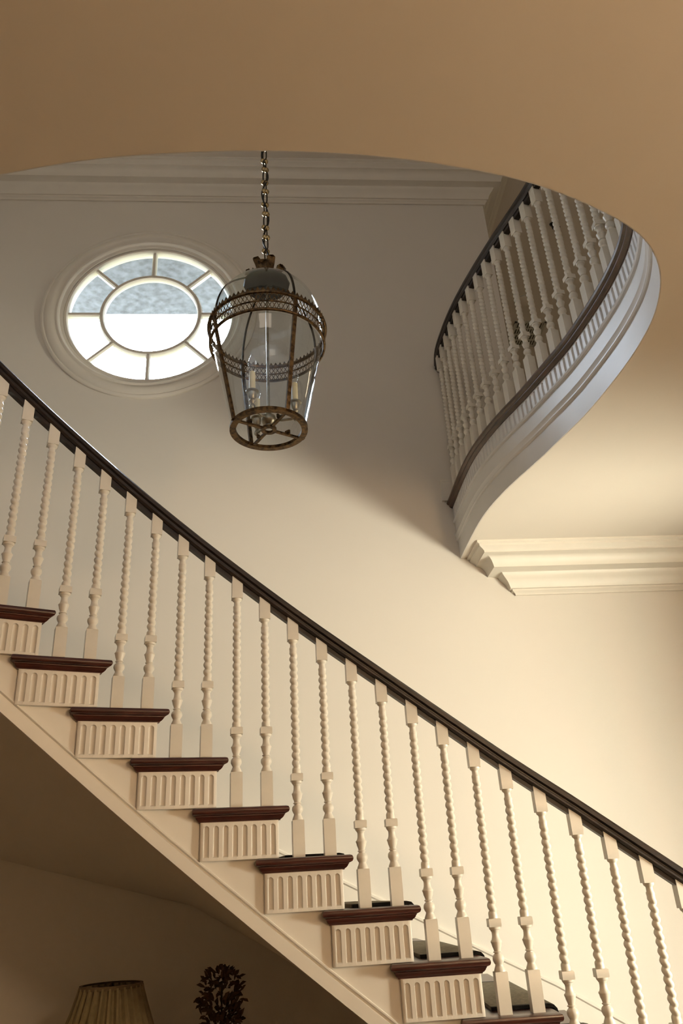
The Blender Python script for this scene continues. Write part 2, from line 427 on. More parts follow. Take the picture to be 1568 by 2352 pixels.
# ------------------------------------------------------------------ baluster template
def baluster_mesh(name, zp, zk, zt, ztop, half=0.0218):
    """plinth top zp, knee block centre zk, twist up to the top block at zt, top of block ztop"""
    mb = MB()
    def prism(z0, z1, h=half, ch=0.002):
        rows = []
        for z, hh in ((z0, h-ch*0), (z0+ch, h), (z1-ch, h), (z1, h-ch)):
            rows.append([(-hh, -hh, z), (hh, -hh, z), (hh, hh, z), (-hh, hh, z)])
        mb.quad_grid(rows, closed_u=True, cap=True)
    prism(-0.004, zp)
    prism(zk-0.0135, zk+0.0135, half+0.0005)
    prism(zt, ztop)
    L = (zk-0.0135)-zp
    def P(t): return zp+L*t
    prof = [(0.012, P(0)-0.002), (0.0205, P(0)), (0.0205, P(0.02)), (0.0185, P(0.06)), (0.015, P(0.11)), (0.0135, P(0.15)), (0.0165, P(0.18)), (0.0205, P(0.24)), (0.0210, P(0.28)), (0.0195, P(0.33)), (0.015, P(0.37)),
            (0.0115, P(0.39)), (0.0115, P(0.405)), (0.0155, P(0.42)), (0.0155, P(0.435)), (0.012, P(0.45)), (0.0135, P(0.50)), (0.0170, P(0.56)), (0.0190, P(0.63)), (0.0205, P(0.655)), (0.0205, P(0.675)), (0.0165, P(0.70)),
            (0.0135, P(0.76)), (0.0125, P(0.83)), (0.0130, P(0.89)), (0.0155, P(0.905)), (0.0160, P(0.925)), (0.0185, P(0.935)), (0.0200, P(0.955)), (0.0212, P(0.985)), (0.0212, P(1.0)+0.002)]
    mb.lathe(prof, 16)
    # neck under the top block
    t0 = zt-0.036
    mb.lathe([(0.0140, t0-0.006), (0.0158, t0-0.002), (0.0158, t0+0.004), (0.0128, t0+0.008), (0.0122, t0+0.020), (0.0135, t0+0.024), (0.0185, t0+0.028), (0.0200, t0+0.033), (0.0205, zt+0.002)], 16)
    # barley twist
    z1, z2 = zk+0.0135, t0-0.004; pitch = 0.0292; nr = int((z2-z1)/pitch*9); na = 16; rows = []
    for k in range(nr+1):
        z = z1+(z2-z1)*k/nr
        e0 = min(1, max(0, (z-z1-0.010)/0.016)); e1 = min(1, max(0, (z2-0.006-z)/0.014)); e = min(e0, e1); e = e*e*(3-2*e)
        row = []
        for j in range(na):
            th = 2*math.pi*j/na
            ph = th+2*math.pi*z/pitch
            tw = 0.0098+0.0073*abs(math.cos(ph/2))**0.9
            base = 0.0165 if z < (z1+z2)/2 else 0.0150
            r = base*(1-e)+tw*e
            row.append((r*math.cos(th), r*math.sin(th), z))
        rows.append(row)
    mb.quad_grid(rows, closed_u=True, cap=True)
    return mesh(name, mb.v, mb.f, True, [M['baluster']], None, 50)
H1, H2 = 0.824, 0.736
BAL1 = baluster_mesh('baluster_first', 0.129, 0.282, H1, H1+0.098)
BAL2 = baluster_mesh('baluster_second', 0.129, 0.282, H2, H2+0.098)
BALU = baluster_mesh('baluster_landing', 0.188, 0.334, 0.955, 1.08)

# ------------------------------------------------------------------ landing balustrade
UP = [(1.317, 2.647), (1.316, 2.756), (1.305, 2.872), (1.286, 2.992), (1.261, 3.112), (1.23, 3.228), (1.193, 3.34), (1.151, 3.45), (1.109, 3.561), (1.068, 3.674), (1.028, 3.79), (0.989, 3.907),
      (0.952, 4.025), (0.919, 4.143), (0.889, 4.262), (0.864, 4.382), (0.844, 4.506), (0.826, 4.632), (0.812, 4.761)]
UP = [Vector(p)*K for p in UP]
lb = empty('landing_balustrade', (UP[-1].x, UP[-1].y, ZN))
tag(lb, 'white twisted baluster railing with dark rail along the curved upper landing edge', 'balustrade')
def world_child(o, parent):
    o.parent = parent; o.matrix_parent_inverse = Matrix.Translation(-Vector(parent.location))
    return o
# line of the railing, continued round the near side of the opening
near = []
for i in range(ie, 0, -1):
    p = E3[i]-NE[i]*0.02
    if p.y < UP[0].y-0.05: near.append(p)
near = near[:150]
LINE = near[::-1]+UP+[WP+0.045*WD+0.004*WN]
LINE = smooth_line(resample(LINE, 0.03), 8)
NL = normals2(LINE)
RAILP = [(-0.022, 0), (-0.031, 0.010), (-0.031, 0.018), (-0.025, 0.022), (-0.025, 0.028), (-0.034, 0.036), (-0.034, 0.052), (-0.023, 0.064), (0, 0.068), (0.023, 0.064), (0.034, 0.052), (0.034, 0.036), (0.025, 0.028), (0.025, 0.022), (0.031, 0.018), (0.031, 0.010), (0.022, 0)]
FILL = [(-0.016, 0.002), (-0.016, -0.020), (0.016, -0.020), (0.016, 0.002)]
ZR = ZN+1.065
mb = sweep_plan(LINE, NL, [(o, ZR+z) for o, z in RAILP]); world_child(mb.build('handrail', M['rail'], smooth=True, sharp=30), lb)
mb = sweep_plan(LINE, NL, [(o, ZR+z) for o, z in FILL]); world_child(mb.build('rail_fillet', M['rail']), lb)
# nosing, following the fascia edge
EN = smooth_line(E3, 4); NN = normals2(EN)
mb = sweep_plan(EN, NN, [(-0.22, ZN), (0.036, ZN), (0.045, ZN-0.005), (0.048, ZN-0.014), (0.045, ZN-0.023), (0.037, ZN-0.026), (0.033, ZN-0.030), (0.033, ZN-0.036), (0.028, ZN-0.044), (0.018, ZN-0.050), (-0.22, ZN-0.054)])
world_child(mb.build('landing_nosing', M['nosing'], smooth=True, sharp=30), lb)
cnt = 0
def tang(P): return
# near-side posts
acc = []
lenL = 0
for k, p in enumerate(UP):
    t = (UP[min(k+1, len(UP)-1)]-UP[max(k-1, 0)]).normalized()
    acc.append((p, math.atan2(t.y, t.x)))
NR = resample(near, 0.1135)
for k in range(0, min(9, len(NR)-1)):
    t = (NR[k+1]-NR[k]).normalized(); acc.append((NR[k], math.atan2(t.y, t.x)))
q = WP+0.05*WD-0.10*WN
for p, a in acc:
    o = add('baluster', BALU, None, (p.x, p.y, ZN), a)
    o.parent = lb; o.matrix_parent_inverse = Matrix.Translation(-Vector(lb.location))

# ------------------------------------------------------------------ staircase
root = empty('staircase', (0, 3.14, 0))
tag(root, 'curved white staircase with mahogany treads, twisted balusters and dark handrail', 'staircase')
def child(o): return world_child(o, root)
T_MIN, T_MAX = -6, 13
def zt(k): return Z0-RIS*k
def hit_wall(P, Nn):
    t = ((WP-P).dot(WN))/max(1e-6, Nn.dot(WN))
    if Nn.x < -1e-6: t = min(t, (XL+0.02-P.x)/Nn.x)
    return min(t, 2.6)-0.003
# tread + brackets
def bracket_mesh():
    W, Hh = 0.284, 0.129; n = 8; pit = W/8.25
    rows = []
    for v in [0, 0.0012, 0.0115, 0.0117, 0.0150, 0.04, 0.08]+flute_rows(0.0101, 0.1165)+[Hh-0.0012, Hh]:
        row = [(-W/2, -0.013, v), (-W/2+0.0015, -0.013, v)]
        for k in range(n):
            c = (k-(n-1)/2)*pit
            row += [(c+u, -0.013+d, v) for u, d in flute_section(v, 0.0101, 0.0115, 0.1165, 0.0075)]
        row += [(W/2-0.0015, -0.013, v), (W/2, -0.013, v)]
        if v in (0, Hh): row = [(x_, -0.0115, v) for x_, y_, v_ in row]
        row[0] = (row[0][0], -0.0115, v); row[-1] = (row[-1][0], -0.0115, v)
        rows.append(row)
    us = rows[0]; vs = rows
    mb = MB(); mb.quad_grid(rows)
    # edges back to the string
    nc, nr = len(us), len(vs)
    per = [rows[0][j] for j in range(nc)]+[rows[i][nc-1] for i in range(1, nr)]+[rows[nr-1][j] for j in range(nc-2, -1, -1)]+[rows[i][0] for i in range(nr-2, 0, -1)]
    mb.quad_grid([per, [(p[0], 0.004, p[2]) for p in per]], closed_u=True)
    return mesh('fluted_bracket', mb.v, mb.f, True, [M['trim']], None, 50)
BRK = bracket_mesh()
def nose_profile():   # (outwards, z below tread top) : bullnose over a cove
    return [(0.0, 0.0), (0.030, 0.0), (0.038, -0.003), (0.0415, -0.010), (0.0415, -0.016), (0.038, -0.0225), (0.030, -0.026), (0.026, -0.0275), (0.026, -0.030), (0.0235, -0.032), (0.021, -0.037), (0.016, -0.042), (0.010, -0.0455), (0.010, -0.0485), (0.0, -0.0485)]
def fan(k):                  # direction in which the nosing of tread k runs back to the wall
    a = math.radians(max(-6, 2+5.0*(8-k)))
    return Vector((-math.sin(a), math.cos(a)))
treads = []
for k in range(T_MIN, T_MAX+1):
    z = zt(k); sR = sidx(2*k)+0.037            # riser line
    sB = sR-0.284                              # rear end of the bracket
    PR, TR, NRm = st(sR); PB, TB, NB = st(sB)
    off = 0.028                                # string face in front of the baluster line
    A = PB-NB*off; Bp = PR-NRm*off             # rear and front corner on the string face
    # outline of return: A' -> along the string to front corner -> to the wall
    mb = MB()
    prof = nose_profile()
    fdir = fan(k); tF = hit_wall(Bp, fdir); Wp = Bp+fdir*tF
    chord = (Bp-A).normalized(); cn = Vector((chord.y, -chord.x))     # towards the camera
    fr = Vector((-cn.y, cn.x))
    fn = Vector((fdir.y, -fdir.x))                        # downhill
    rows = []
    for o_, dz in prof:
        e = A-chord*(0.80*o_)
        # return end turned back into the string
        p0 = e-cn*0.01
        p1 = e+cn*o_*0.95
        # mitre at the front corner
        det = cn.x*fn.y-cn.y*fn.x
        of = o_*0.80; ex = Vector(((o_*fn.y-of*cn.y)/det, (cn.x*of-fn.x*o_)/det))
        p2 = Bp+ex
        p3 = Wp+fn*of
        rows.append([(p0.x, p0.y, z+dz), (p1.x, p1.y, z+dz), (p2.x, p2.y, z+dz), (p3.x, p3.y, z+dz)])
    mb.quad_grid(rows)
    # flat top of the board
    sBk = sidx(2*(k-1))+0.030
    PK, TK, NK = st(sBk); Pk = PK-NK*off; NK = fan(k-1); tK = hit_wall(Pk, NK); Wk = Pk+NK*tK
    b = len(mb.v)
    mb.v += [(A.x, A.y, z), (Bp.x, Bp.y, z), (Wp.x, Wp.y, z), (Wk.x, Wk.y, z), (Pk.x, Pk.y, z)]
    mb.f.append((b, b+1, b+2, b+3, b+4))
    b = len(mb.v)
    mb.v += [(p[0], p[1], z-0.0485) for p in ((A.x, A.y), (Bp.x, Bp.y), (Wp.x, Wp.y), (Wk.x, Wk.y), (Pk.x, Pk.y))]
    mb.f.append((b+4, b+3, b+2, b+1, b))
    t = child(mb.build('tread', M['tread'], smooth=True, sharp=40))
    treads.append((k, z, sR, Bp, fdir, fn))
    # bracket under the tread end
    mid = (A+Bp)/2
    if k >= -5:
        br = add('fluted_bracket', BRK, None, (mid.x, mid.y, z-0.177), math.atan2(chord.y, chord.x))
        br.parent = t
    # riser
    mb = MB(); b0 = Bp+fn*0.0; b1 = Wp+fn*0.0
    mb.v = [(b0.x, b0.y, z-0.045), (b1.x, b1.y, z-0.045), (b1.x, b1.y, z-RIS), (b0.x, b0.y, z-RIS),
            (b0.x-fn.x*.018, b0.y-fn.y*.018, z-0.045), (b1.x-fn.x*.018, b1.y-fn.y*.018, z-0.045), (b1.x-fn.x*.018, b1.y-fn.y*.018, z-RIS), (b0.x-fn.x*.018, b0.y-fn.y*.018, z-RIS)]
    mb.f = [(0, 1, 2, 3), (7, 6, 5, 4), (0, 4, 5, 1), (1, 5, 6, 2), (2, 6, 7, 3), (3, 7, 4, 0)]
    child(mb.build('riser', M['trim']))
    # two balusters on each tread
    for j, me_ in ((2*k-1, BAL1), (2*k, BAL2)):
        p, tt, nn = st(sidx(j))
        o = add('baluster', me_, None, (p.x, p.y, z), math.atan2(tt.y, tt.x))
        child(o)
# string: stepped top, sloping foot
SS = [sidx(2*T_MIN)-0.05+0.0385*i for i in range(int((sidx(2*T_MAX)+0.04-sidx(2*T_MIN)+0.05)/0.0385)+1)]
for k in range(T_MIN, T_MAX+1): SS += [sidx(2*k)+0.0298, sidx(2*k)+0.0302]
SS = sorted(s for s in SS if s <= sidx(2*T_MAX)+0.04)
def pitchz(s): return Z0-RIS*idx(s)/2
def low(s): return max(0.0, pitchz(s)-0.433-0.03*min(1, max(0, s/2)))
rows = []
mb = MB()
rowA, rowB, rowC, rowD, rowE, rowF, rowG, rowH, rowI = [], [], [], [], [], [], [], [], []
for s in SS:
    p, tt, nn = st(s); lz = low(s); b = p-nn*0.028; f = p-nn*0.040
    kk = math.ceil(idx(s-0.030)/2-1e-6)
    topz = zt(kk)-0.04
    g = lz+0.076
    def pt(q, z): return (q.x, q.y, max(z, 0.0))
    rowA.append(pt(p+nn*0.01, topz)); rowB.append(pt(b, topz)); rowC.append(pt(b, g)); rowD.append(pt(p-nn*0.037, g-0.003)); rowE.append(pt(p-nn*0.037, g-0.009)); rowF.append(pt(p-nn*0.029, g-0.015))
    rowG.append(pt(p-nn*0.029, g-0.021)); rowH.append(pt(p-nn*0.041, g-0.024)); rowI.append(pt(p-nn*0.041, lz))
rowJ = [(st(s)[0].x+0.01*st(s)[2].x, st(s)[0].y+0.01*st(s)[2].y, low(s)) for s in SS]
# stepped top: double columns at each riser keep the face within the treads
mb.quad_grid([rowB, rowC, rowD, rowE, rowF, rowG, rowH, rowI, rowJ])
mb.quad_grid([rowA, rowB])
child(mb.build('stringer', M['trim'], smooth=True, sharp=25))
# soffit: from the string foot back to the wall
WZ = [(-3.6, 0.62), (-2.6, 0.42), (-1.87, 0.24), (-0.89, -0.027), (-0.154, -0.435), (0.6, -0.90), (1.6, -1.485), (3, -1.485)]
def wallz(x):
    for (x0, z0_), (x1, z1_) in zip(WZ, WZ[1:]):
        if x <= x1: t = (x-x0)/(x1-x0); return z0_+t*(z1_-z0_)
    return WZ[-1][1]
rows = []
for s in SS:
    p, tt, nn = st(s); p = p-nn*0.03; t = hit_wall(p, nn); q = p+nn*t
    z0_ = low(s); z1_ = max(0.0, wallz(q.x)+ZO); z1_ = min(z1_, pitchz(s)-0.25)
    row = []
    for i in range(9):
        u = i/8; e = u*u*(3-2*u)*0.6+u*0.4
        row.append((p.x+(q.x-p.x)*u, p.y+(q.y-p.y)*u, max(0.0, z0_+(z1_-z0_)*e)))
    rows.append(row)
mb = MB(); mb.quad_grid(rows); child(mb.build('soffit', M['ceil'], smooth=True, sharp=60))
# handrail
RS = [sidx(2*T_MIN)+0.03*i for i in range(int((sidx(2*T_MAX)+0.06-sidx(2*T_MIN))/0.03)+1)]
def railz(s): return Z0-0.089*idx(s)+0.815
def sweep_rail(prof):
    rows = []
    for s in RS:
        p, tt, nn = st(s); rows.append([(p.x-nn.x*o, p.y-nn.y*o, railz(s)+z) for o, z in prof])
    mb = MB(); mb.quad_grid(rows, closed_u=True, cap=True); return mb
child(sweep_rail(RAILP).build('handrail', M['rail'], smooth=True, sharp=30))
child(sweep_rail(FILL).build('rail_fillet', M['rail']))
# skirting board on the wall above the treads
rows = [[], [], [], [], [], [], []]
for k in range(-6, 14):
    k2, z, sR, Bp, fdir, fn = treads[k-T_MIN]
    t = hit_wall(Bp, fdir); q = Bp+fdir*t
    a = (q-WP).dot(WD)
    if a < -4.2: continue
    for r, (p, dz) in enumerate(((0.0, 0.125), (0.010, 0.125), (0.016, 0.118), (0.016, 0.108), (0.008, 0.100), (0.008, -0.30), (0.0, -0.30))):
        rows[r].append(wpt(a, p, max(0, z+dz)))
mb = MB(); mb.quad_grid(rows); child(mb.build('wall_skirting', M['trim'], smooth=True, sharp=20))

# carpet pads on the treads
CLAB = {5: 'grey carpet pad barely showing behind the sixth tread from the top',
        6: 'grey carpet pad showing only its black edge behind two baluster plinths',
        7: 'grey-brown carpet pad on the lowest tread whose fluted bracket shows whole',
        8: 'large grey-brown carpet pad with black edge on the tread at the bottom edge',
        9: 'lowest carpet pad of all, just peeping in at the bottom edge'}
def carpet(k):
    k2, z, sR, Bp, fdir, fn = treads[k-T_MIN]
    y0, y1 = 0.105, 0.90
    depth = 0.235
    prof = [(-0.185, 0.001), (-0.185, 0.013), (0.022, 0.013), (0.040, 0.009), (0.050, -0.002), (0.053, -0.014), (0.049, -0.026), (0.038, -0.034), (0.020, -0.036)]
    base = Vector((Bp.x, Bp.y))
    mb = MB(); rows = []; mi = []
    ys = [y0, y0+0.004, y0+0.022, y0+0.024, y1-0.024, y1-0.022, y1]
    for yi, y in enumerate(ys):
        row = []
        for o, dz in prof:
            q = base+fdir*y+fn*o
            zz = z+dz
            row.append((q.x, q.y, zz))
        rows.append(row)
    mb.quad_grid(rows)
    nfc = len(prof)-1
    for i in range(len(ys)-1): mi += [1 if i in (0, 1, 5, 4) else 0]*nfc
    # closed ends
    for yv in (y0, y1):
        pts = []
        for o, dz in prof:
            q = base+fdir*yv+fn*o; pts.append((q.x, q.y, z+dz))
        inner = []
        for o, dz in ((-0.185, 0.001), (-0.185, 0.001), (0.022, 0.001), (0.035, 0.0), (0.0415, -0.006), (0.043, -0.014), (0.040, -0.022), (0.032, -0.027), (0.020, -0.028)):
            q = base+fdir*yv+fn*o; inner.append((q.x, q.y, z+dz))
        mb.quad_grid([pts, inner]); mi += [1]*nfc
    me = mesh('stair_carpet_pad', mb.v, mb.f, True, [M['carpet'], M['binding']], mi, 50)
    o = add('stair_carpet_pad', me)
    return tag(o, CLAB[k], 'carpet', 'carpet pads on the stair treads')
for k in range(5, 10): carpet(k)

# ------------------------------------------------------------------ round window
wz = empty('window_1', wpt(WC_A, 0, WC_Z)); tag(wz, kind='structure')
def wc(o): return world_child(o, wz)
wc(rv)
def ring(prof, n=96):
    rows = [[wpt(WC_A+r*math.cos(2*math.pi*i/n), p, WC_Z+r*math.sin(2*math.pi*i/n)) for i in range(n)] for r, p in prof]
    mb = MB(); mb.quad_grid(rows, closed_u=True); return mb
wc(ring([(0.775, 0.0), (0.775, 0.016), (0.768, 0.024), (0.756, 0.026), (0.748, 0.020), (0.742, 0.026), (0.725, 0.034), (0.705, 0.036), (0.690, 0.032), (0.680, 0.020), (0.672, 0.016), (0.664, 0.022), (0.655, 0.024), (0.645, 0.018), (0.640, 0.006), (0.622, 0.0), (0.618, -0.02)]).build('window_casing', M['trim'], smooth=True, sharp=40))
wc(ring([(0.622, -0.020), (0.615, -0.012), (0.600, -0.012), (0.594, -0.020), (0.590, -0.030), (0.588, -0.075), (0.622, -0.075)]).build('window_frame', M['trim'], smooth=True, sharp=40))
RI = 0.355
wc(ring([(RI+0.019, -0.070), (RI+0.019, -0.040), (RI+0.010, -0.026), (RI-0.010, -0.026), (RI-0.019, -0.040), (RI-0.019, -0.070)]).build('muntin_ring', M['trim'], smooth=True, sharp=40))
for k in range(8):
    a = k*math.pi/4+math.radians(0.0); ca, sa = math.cos(a), math.sin(a)
    mb = MB(); rows = []
    for r in (RI+0.012, 0.595):
        row = []
        for o, p in ((-0.017, -0.070), (-0.017, -0.040), (-0.009, -0.027), (0.009, -0.027), (0.017, -0.040), (0.017, -0.070)):
            row.append(wpt(WC_A+r*ca-o*sa, p, WC_Z+r*sa+o*ca))
        rows.append(row)
    mb.quad_grid(rows, closed_u=True, cap=True); wc(mb.build('muntin', M['trim']))
    # outer pane between this muntin and the next
    rows = []
    for r in (RI, 0.60):
        rows.append([wpt(WC_A+r*math.cos(a+math.pi/4*i/10), -0.055, WC_Z+r*math.sin(a+math.pi/4*i/10)) for i in range(11)])
    mb = MB(); mb.quad_grid(rows); wc(mb.build('pane', M['pane']))
mb = MB(); mb.v = [wpt(WC_A+RI*math.cos(2*math.pi*i/64), -0.055, WC_Z+RI*math.sin(2*math.pi*i/64)) for i in range(64)]; mb.f = [tuple(range(64))]
wc(mb.build('pane', M['pane']))
# eave outside, above the window
ev = empty('roof_eave', wpt(WC_A, -0.9, 4.62+ZO))
mb = MB(); mb.box((0, 0, 0), (6.0, 0.78, 0.10)); 
tag(ev, 'weathered grey roof eave seen through the upper half of the round window', 'eave')
def boxw(name, a, p, z, sx, sy, sz, mat, par):
    mb = MB(); mb.box(wpt(a, p, z), (sx, sy, sz), WA); return world_child(mb.build(name, mat), par)
boxw('eave_soffit', WC_A, -0.10-0.365, 4.59+ZO, 5.0, 0.73, 0.06, M['eave'], ev)
boxw('eave_fascia', WC_A, -0.10-0.725, 4.652+ZO, 5.0, 0.03, 0.18, M['eave'], ev)
quad('ground', [(-80, 4.9, -0.3), (80, 4.9, -0.3), (80, 120, -0.3), (-80, 120, -0.3)], M['lawn'])  # unseen ground, added so the eave underside stays dark
# daylight portal
pl = bpy.data.lights.new('window_portal', 'AREA'); pl.shape = 'ELLIPSE'; pl.size = 1.2; pl.size_y = 1.2; pl.cycles.is_portal = True
po = bpy.data.objects.new('window_portal', pl); COL.objects.link(po); po.location = wpt(WC_A, -0.12, WC_Z)
po.rotation_euler = Vector((-WN.x, -WN.y, 0)).to_track_quat('-Z', 'Z').to_euler()

# ------------------------------------------------------------------ lantern
LX, LY, LZ = -0.268, 2.6, 1.658+ZO
lan = empty('hanging_lantern', (LX, LY, LZ))
tag(lan, 'domed glass and aged brass lantern hanging from a chain in the stairwell', 'lantern')
LA = math.radians(-84+28)
def lc(mb, name, mat, smooth=True, sharp=40, par=None): return mb.build(name, mat, par or lan, smooth, sharp)
def rect_ring(r0, r1, z0, z1, n=64):
    rows = [[(r*math.cos(2*math.pi*i/n), r*math.sin(2*math.pi*i/n), z) for i in range(n)] for r, z in ((r0, z0), (r1, z0), (r1, z1), (r0, z1))]
    mb = MB(); mb.quad_grid(rows, closed_u=True, closed_v=True); return mb
lc(rect_ring(0.130, 0.155, -0.006, 0.008), 'bottom_ring', M['brass'])
lc(rect_ring(0.016, 0.031, -0.005, 0.005, 32), 'hub_ring', M['brass'])
for k in range(4):
    a = LA+k*math.pi/2; mb = MB(); c = 0.082
    mb.box((c*math.cos(a), c*math.sin(a), 0), (0.108, 0.012, 0.008), a); lc(mb, 'spoke', M['brass'], False)
    mb = MB(); mb.box((0.085*math.cos(a), 0.085*math.sin(a), 0.012), (0.008, 0.022, 0.016), a+0.4); lc(mb, 'spoke_clip', M['brass'], False)
GP = [(0.148, 0.006), (0.175, 0.14), (0.203, 0.28), (0.228, 0.405)]
mb = MB(); mb.lathe(GP, 64, cap=False); lc(mb, 'glass_body', M['glass'])
DOME = [(0.236, 0.50), (0.233, 0.545), (0.222, 0.595), (0.202, 0.645), (0.170, 0.690), (0.130, 0.725), (0.090, 0.752)]
DD = catmull([Vector(p) for p in DOME], 3)
mb = MB(); mb.lathe([(p.x, p.y) for p in DD], 64, cap=False); lc(mb, 'glass_dome', M['glass'])
for k in range(4):
    a = LA+k*math.pi/2
    mb = MB(); rows = []
    pts = [(0.156, 0.0)]+[(r+0.004, z) for r, z in GP]+[(0.240, 0.46), (0.241, 0.50)]
    for r, z in pts:
        rows.append([(r2*math.cos(a)-o*math.sin(a), r2*math.sin(a)+o*math.cos(a), z) for r2, o in ((r-0.004, -0.008), (r+0.006, -0.008), (r+0.006, 0.008), (r-0.004, 0.008))])
    mb.quad_grid(rows, closed_u=True, cap=True); lc(mb, 'frame_bar', M['brass'], False)
    mb = MB(); rows = []
    for p in DD:
        rows.append([(r2*math.cos(a)-o*math.sin(a), r2*math.sin(a)+o*math.cos(a), p.y) for r2, o in ((p.x-0.002, -0.004), (p.x+0.004, -0.004), (p.x+0.004, 0.004), (p.x-0.002, 0.004))])
    mb.quad_grid(rows, closed_u=True, cap=True); lc(mb, 'dome_rib', M['darkmetal'], False)
# pierced gallery band
def torus(R, z, r, n=72, m=8):
    mb = MB(); rows = [[((R+r*math.cos(2*math.pi*j/m))*math.cos(2*math.pi*i/n), (R+r*math.cos(2*math.pi*j/m))*math.sin(2*math.pi*i/n), z+r*math.sin(2*math.pi*j/m)) for j in range(m)] for i in range(n)]
    mb.quad_grid(rows, closed_u=True, closed_v=True); return mb
band = lc(torus(0.2385, 0.408, 0.0065), 'band_ring', M['brass']); lc(torus(0.246, 0.490, 0.008), 'band_ring', M['brass']); lc(torus(0.242, 0.447, 0.0035), 'band_ring', M['brass'])
mb = MB()
for tier, (z0_, z1_, r0, r1) in enumerate(((0.411, 0.446, 0.239, 0.242), (0.449, 0.484, 0.242, 0.245))):
    n = 84
    for i in range(n):
        for sgn in (1, -1):
            a1 = 2*math.pi*(i-0.5*sgn)/n; a2 = 2*math.pi*(i+0.5*sgn)/n
            p = Vector((r0*math.cos(a1), r0*math.sin(a1), z0_)); q = Vector((r1*math.cos(a2), r1*math.sin(a2), z1_))
            mb.tube([p, q], 0.0016, 4, cap=False)
lt = lc(mb, 'pierced_lattice', M['brass'], False); tag(lt, kind='stuff')
mb = MB(); n = 76
for i in range(n):
    a1, am, a2 = [2*math.pi*(i+t)/n for t in (0, 0.5, 1)]
    b = len(mb.v)
    for rr in (0.2455, 0.2485):
        mb.v += [(rr*math.cos(a1), rr*math.sin(a1), 0.494), (rr*math.cos(a2), rr*math.sin(a2), 0.494), (rr*math.cos(am), rr*math.sin(am), 0.514)]
    mb.f += [(b, b+1, b+2), (b+5, b+4, b+3), (b, b+2, b+5, b+3), (b+2, b+1, b+4, b+5)]
cr = lc(mb, 'toothed_cresting', M['brass'], False); tag(cr, kind='stuff')
# cap and leaf crown
mb = MB(); mb.lathe([(0.100, 0.745), (0.103, 0.752), (0.095, 0.758), (0.070, 0.785), (0.048, 0.802), (0.030, 0.808), (0.012, 0.812)], 12, cap=True); lc(mb, 'cap', M['black'], True, 20)
for k in range(10):
    a = 2*math.pi*k/10+0.2; ca, sa = math.cos(a), math.sin(a)
    big = k % 2 == 0
    pts = [(0.036, 0.792), (0.038, 0.822), (0.046, 0.850), (0.062, 0.866), (0.074, 0.860)] if big else [(0.060, 0.788), (0.066, 0.806), (0.078, 0.818), (0.092, 0.812), (0.094, 0.798)]
    wd = [0.014, 0.019, 0.021, 0.017, 0.006]
    rows = [[((r)*ca-o*sa, (r)*sa+o*ca, z+dz) for o, dz in ((-w_, 0.0), (0, 0.003), (w_, 0.0), (0, -0.004))] for (r, z), w_ in zip(pts, wd)]
    mb = MB(); mb.quad_grid(rows, closed_u=True, cap=True); lc(mb, 'crown_leaf', M['brass'])
mb = MB(); mb.lathe([(0.034, 0.80), (0.038, 0.825), (0.026, 0.845), (0.010, 0.852)], 16); lc(mb, 'crown_core', M['brass'])
# rod, cluster, arms, candles
mb = MB(); mb.lathe([(0.006, 0.05), (0.006, 0.80)], 10); lc(mb, 'centre_rod', M['pewter'])
mb = MB(); mb.lathe([(0.004, 0.008), (0.012, 0.016), (0.012, 0.022), (0.026, 0.032), (0.030, 0.045), (0.027, 0.060), (0.014, 0.070), (0.009, 0.085)], 20); lc(mb, 'cluster_ball', M['pewter'])
for dx, dy in ((-0.053, -0.095), (0.108, -0.002), (-0.058, 0.095)):
    v = Vector((dx, dy)); u = v.normalized()
    mb = MB(); mb.tube([(u.x*0.02, u.y*0.02, 0.045), (v.x*0.5, v.y*0.5, 0.040), (v.x*0.85, v.y*0.85, 0.042), (v.x, v.y, 0.050)], 0.0055, 8)
    arm = lc(mb, 'arm', M['pewter'])
    mb = MB(); mb.lathe([(0.004, 0.032), (0.012, 0.042), (0.012, 0.054), (0.006, 0.062), (0.009, 0.070), (0.013, 0.076), (0.010, 0.084), (0.016, 0.096), (0.018, 0.112), (0.026, 0.117), (0.026, 0.121), (0.012, 0.123)], 20, c=(v.x, v.y, 0))
    lc(mb, 'candle_cup', M['pewter'], par=arm)
    mb = MB(); mb.lathe([(0.0125, 0.120), (0.0125, 0.212), (0.009, 0.214)], 16, c=(v.x, v.y, 0)); lc(mb, 'candle_sleeve', M['candle'], par=arm)
    mb = MB(); mb.lathe([(0.009, 0.213), (0.010, 0.222), (0.0155, 0.240), (0.0165, 0.255), (0.013, 0.276), (0.006, 0.294), (0.001, 0.305)], 16, c=(v.x, v.y, 0)); lc(mb, 'bulb', M['bulb'], par=arm)
# chain with balls
ztop = ZT-LZ-0.02; z = 0.842; k = 0
mb = MB(); mb.tube([(0.012*math.cos(t*math.pi*2/14), 0, 0.866+0.012*math.sin(t*math.pi*2/14)) for t in range(14)], 0.003, 6, closed=True); lc(mb, 'chain_ring', M['brass'])
ball_me = MB().lathe([(0.0005, -0.0125), (0.006, -0.011), (0.0105, -0.0065), (0.0125, 0), (0.0105, 0.0065), (0.006, 0.011), (0.0005, 0.0125)], 12)
ball_me = mesh('chain_ball', ball_me.v, ball_me.f, True, [M['ball']])
pl_ = 0.078; hw = 0.010
lk = MB(); pts = []
for t in range(20):
    a = 2*math.pi*t/20; pts.append((hw*math.cos(a), 0, (pl_/2-0.002)*(1 if math.sin(a) > 0 else -1)*abs(math.sin(a))**0.55+pl_/2))
lk.tube(pts, 0.0032, 6, closed=True); link_me = mesh('chain_link', lk.v, lk.f, True, [M['darkmetal']])
z = 0.876
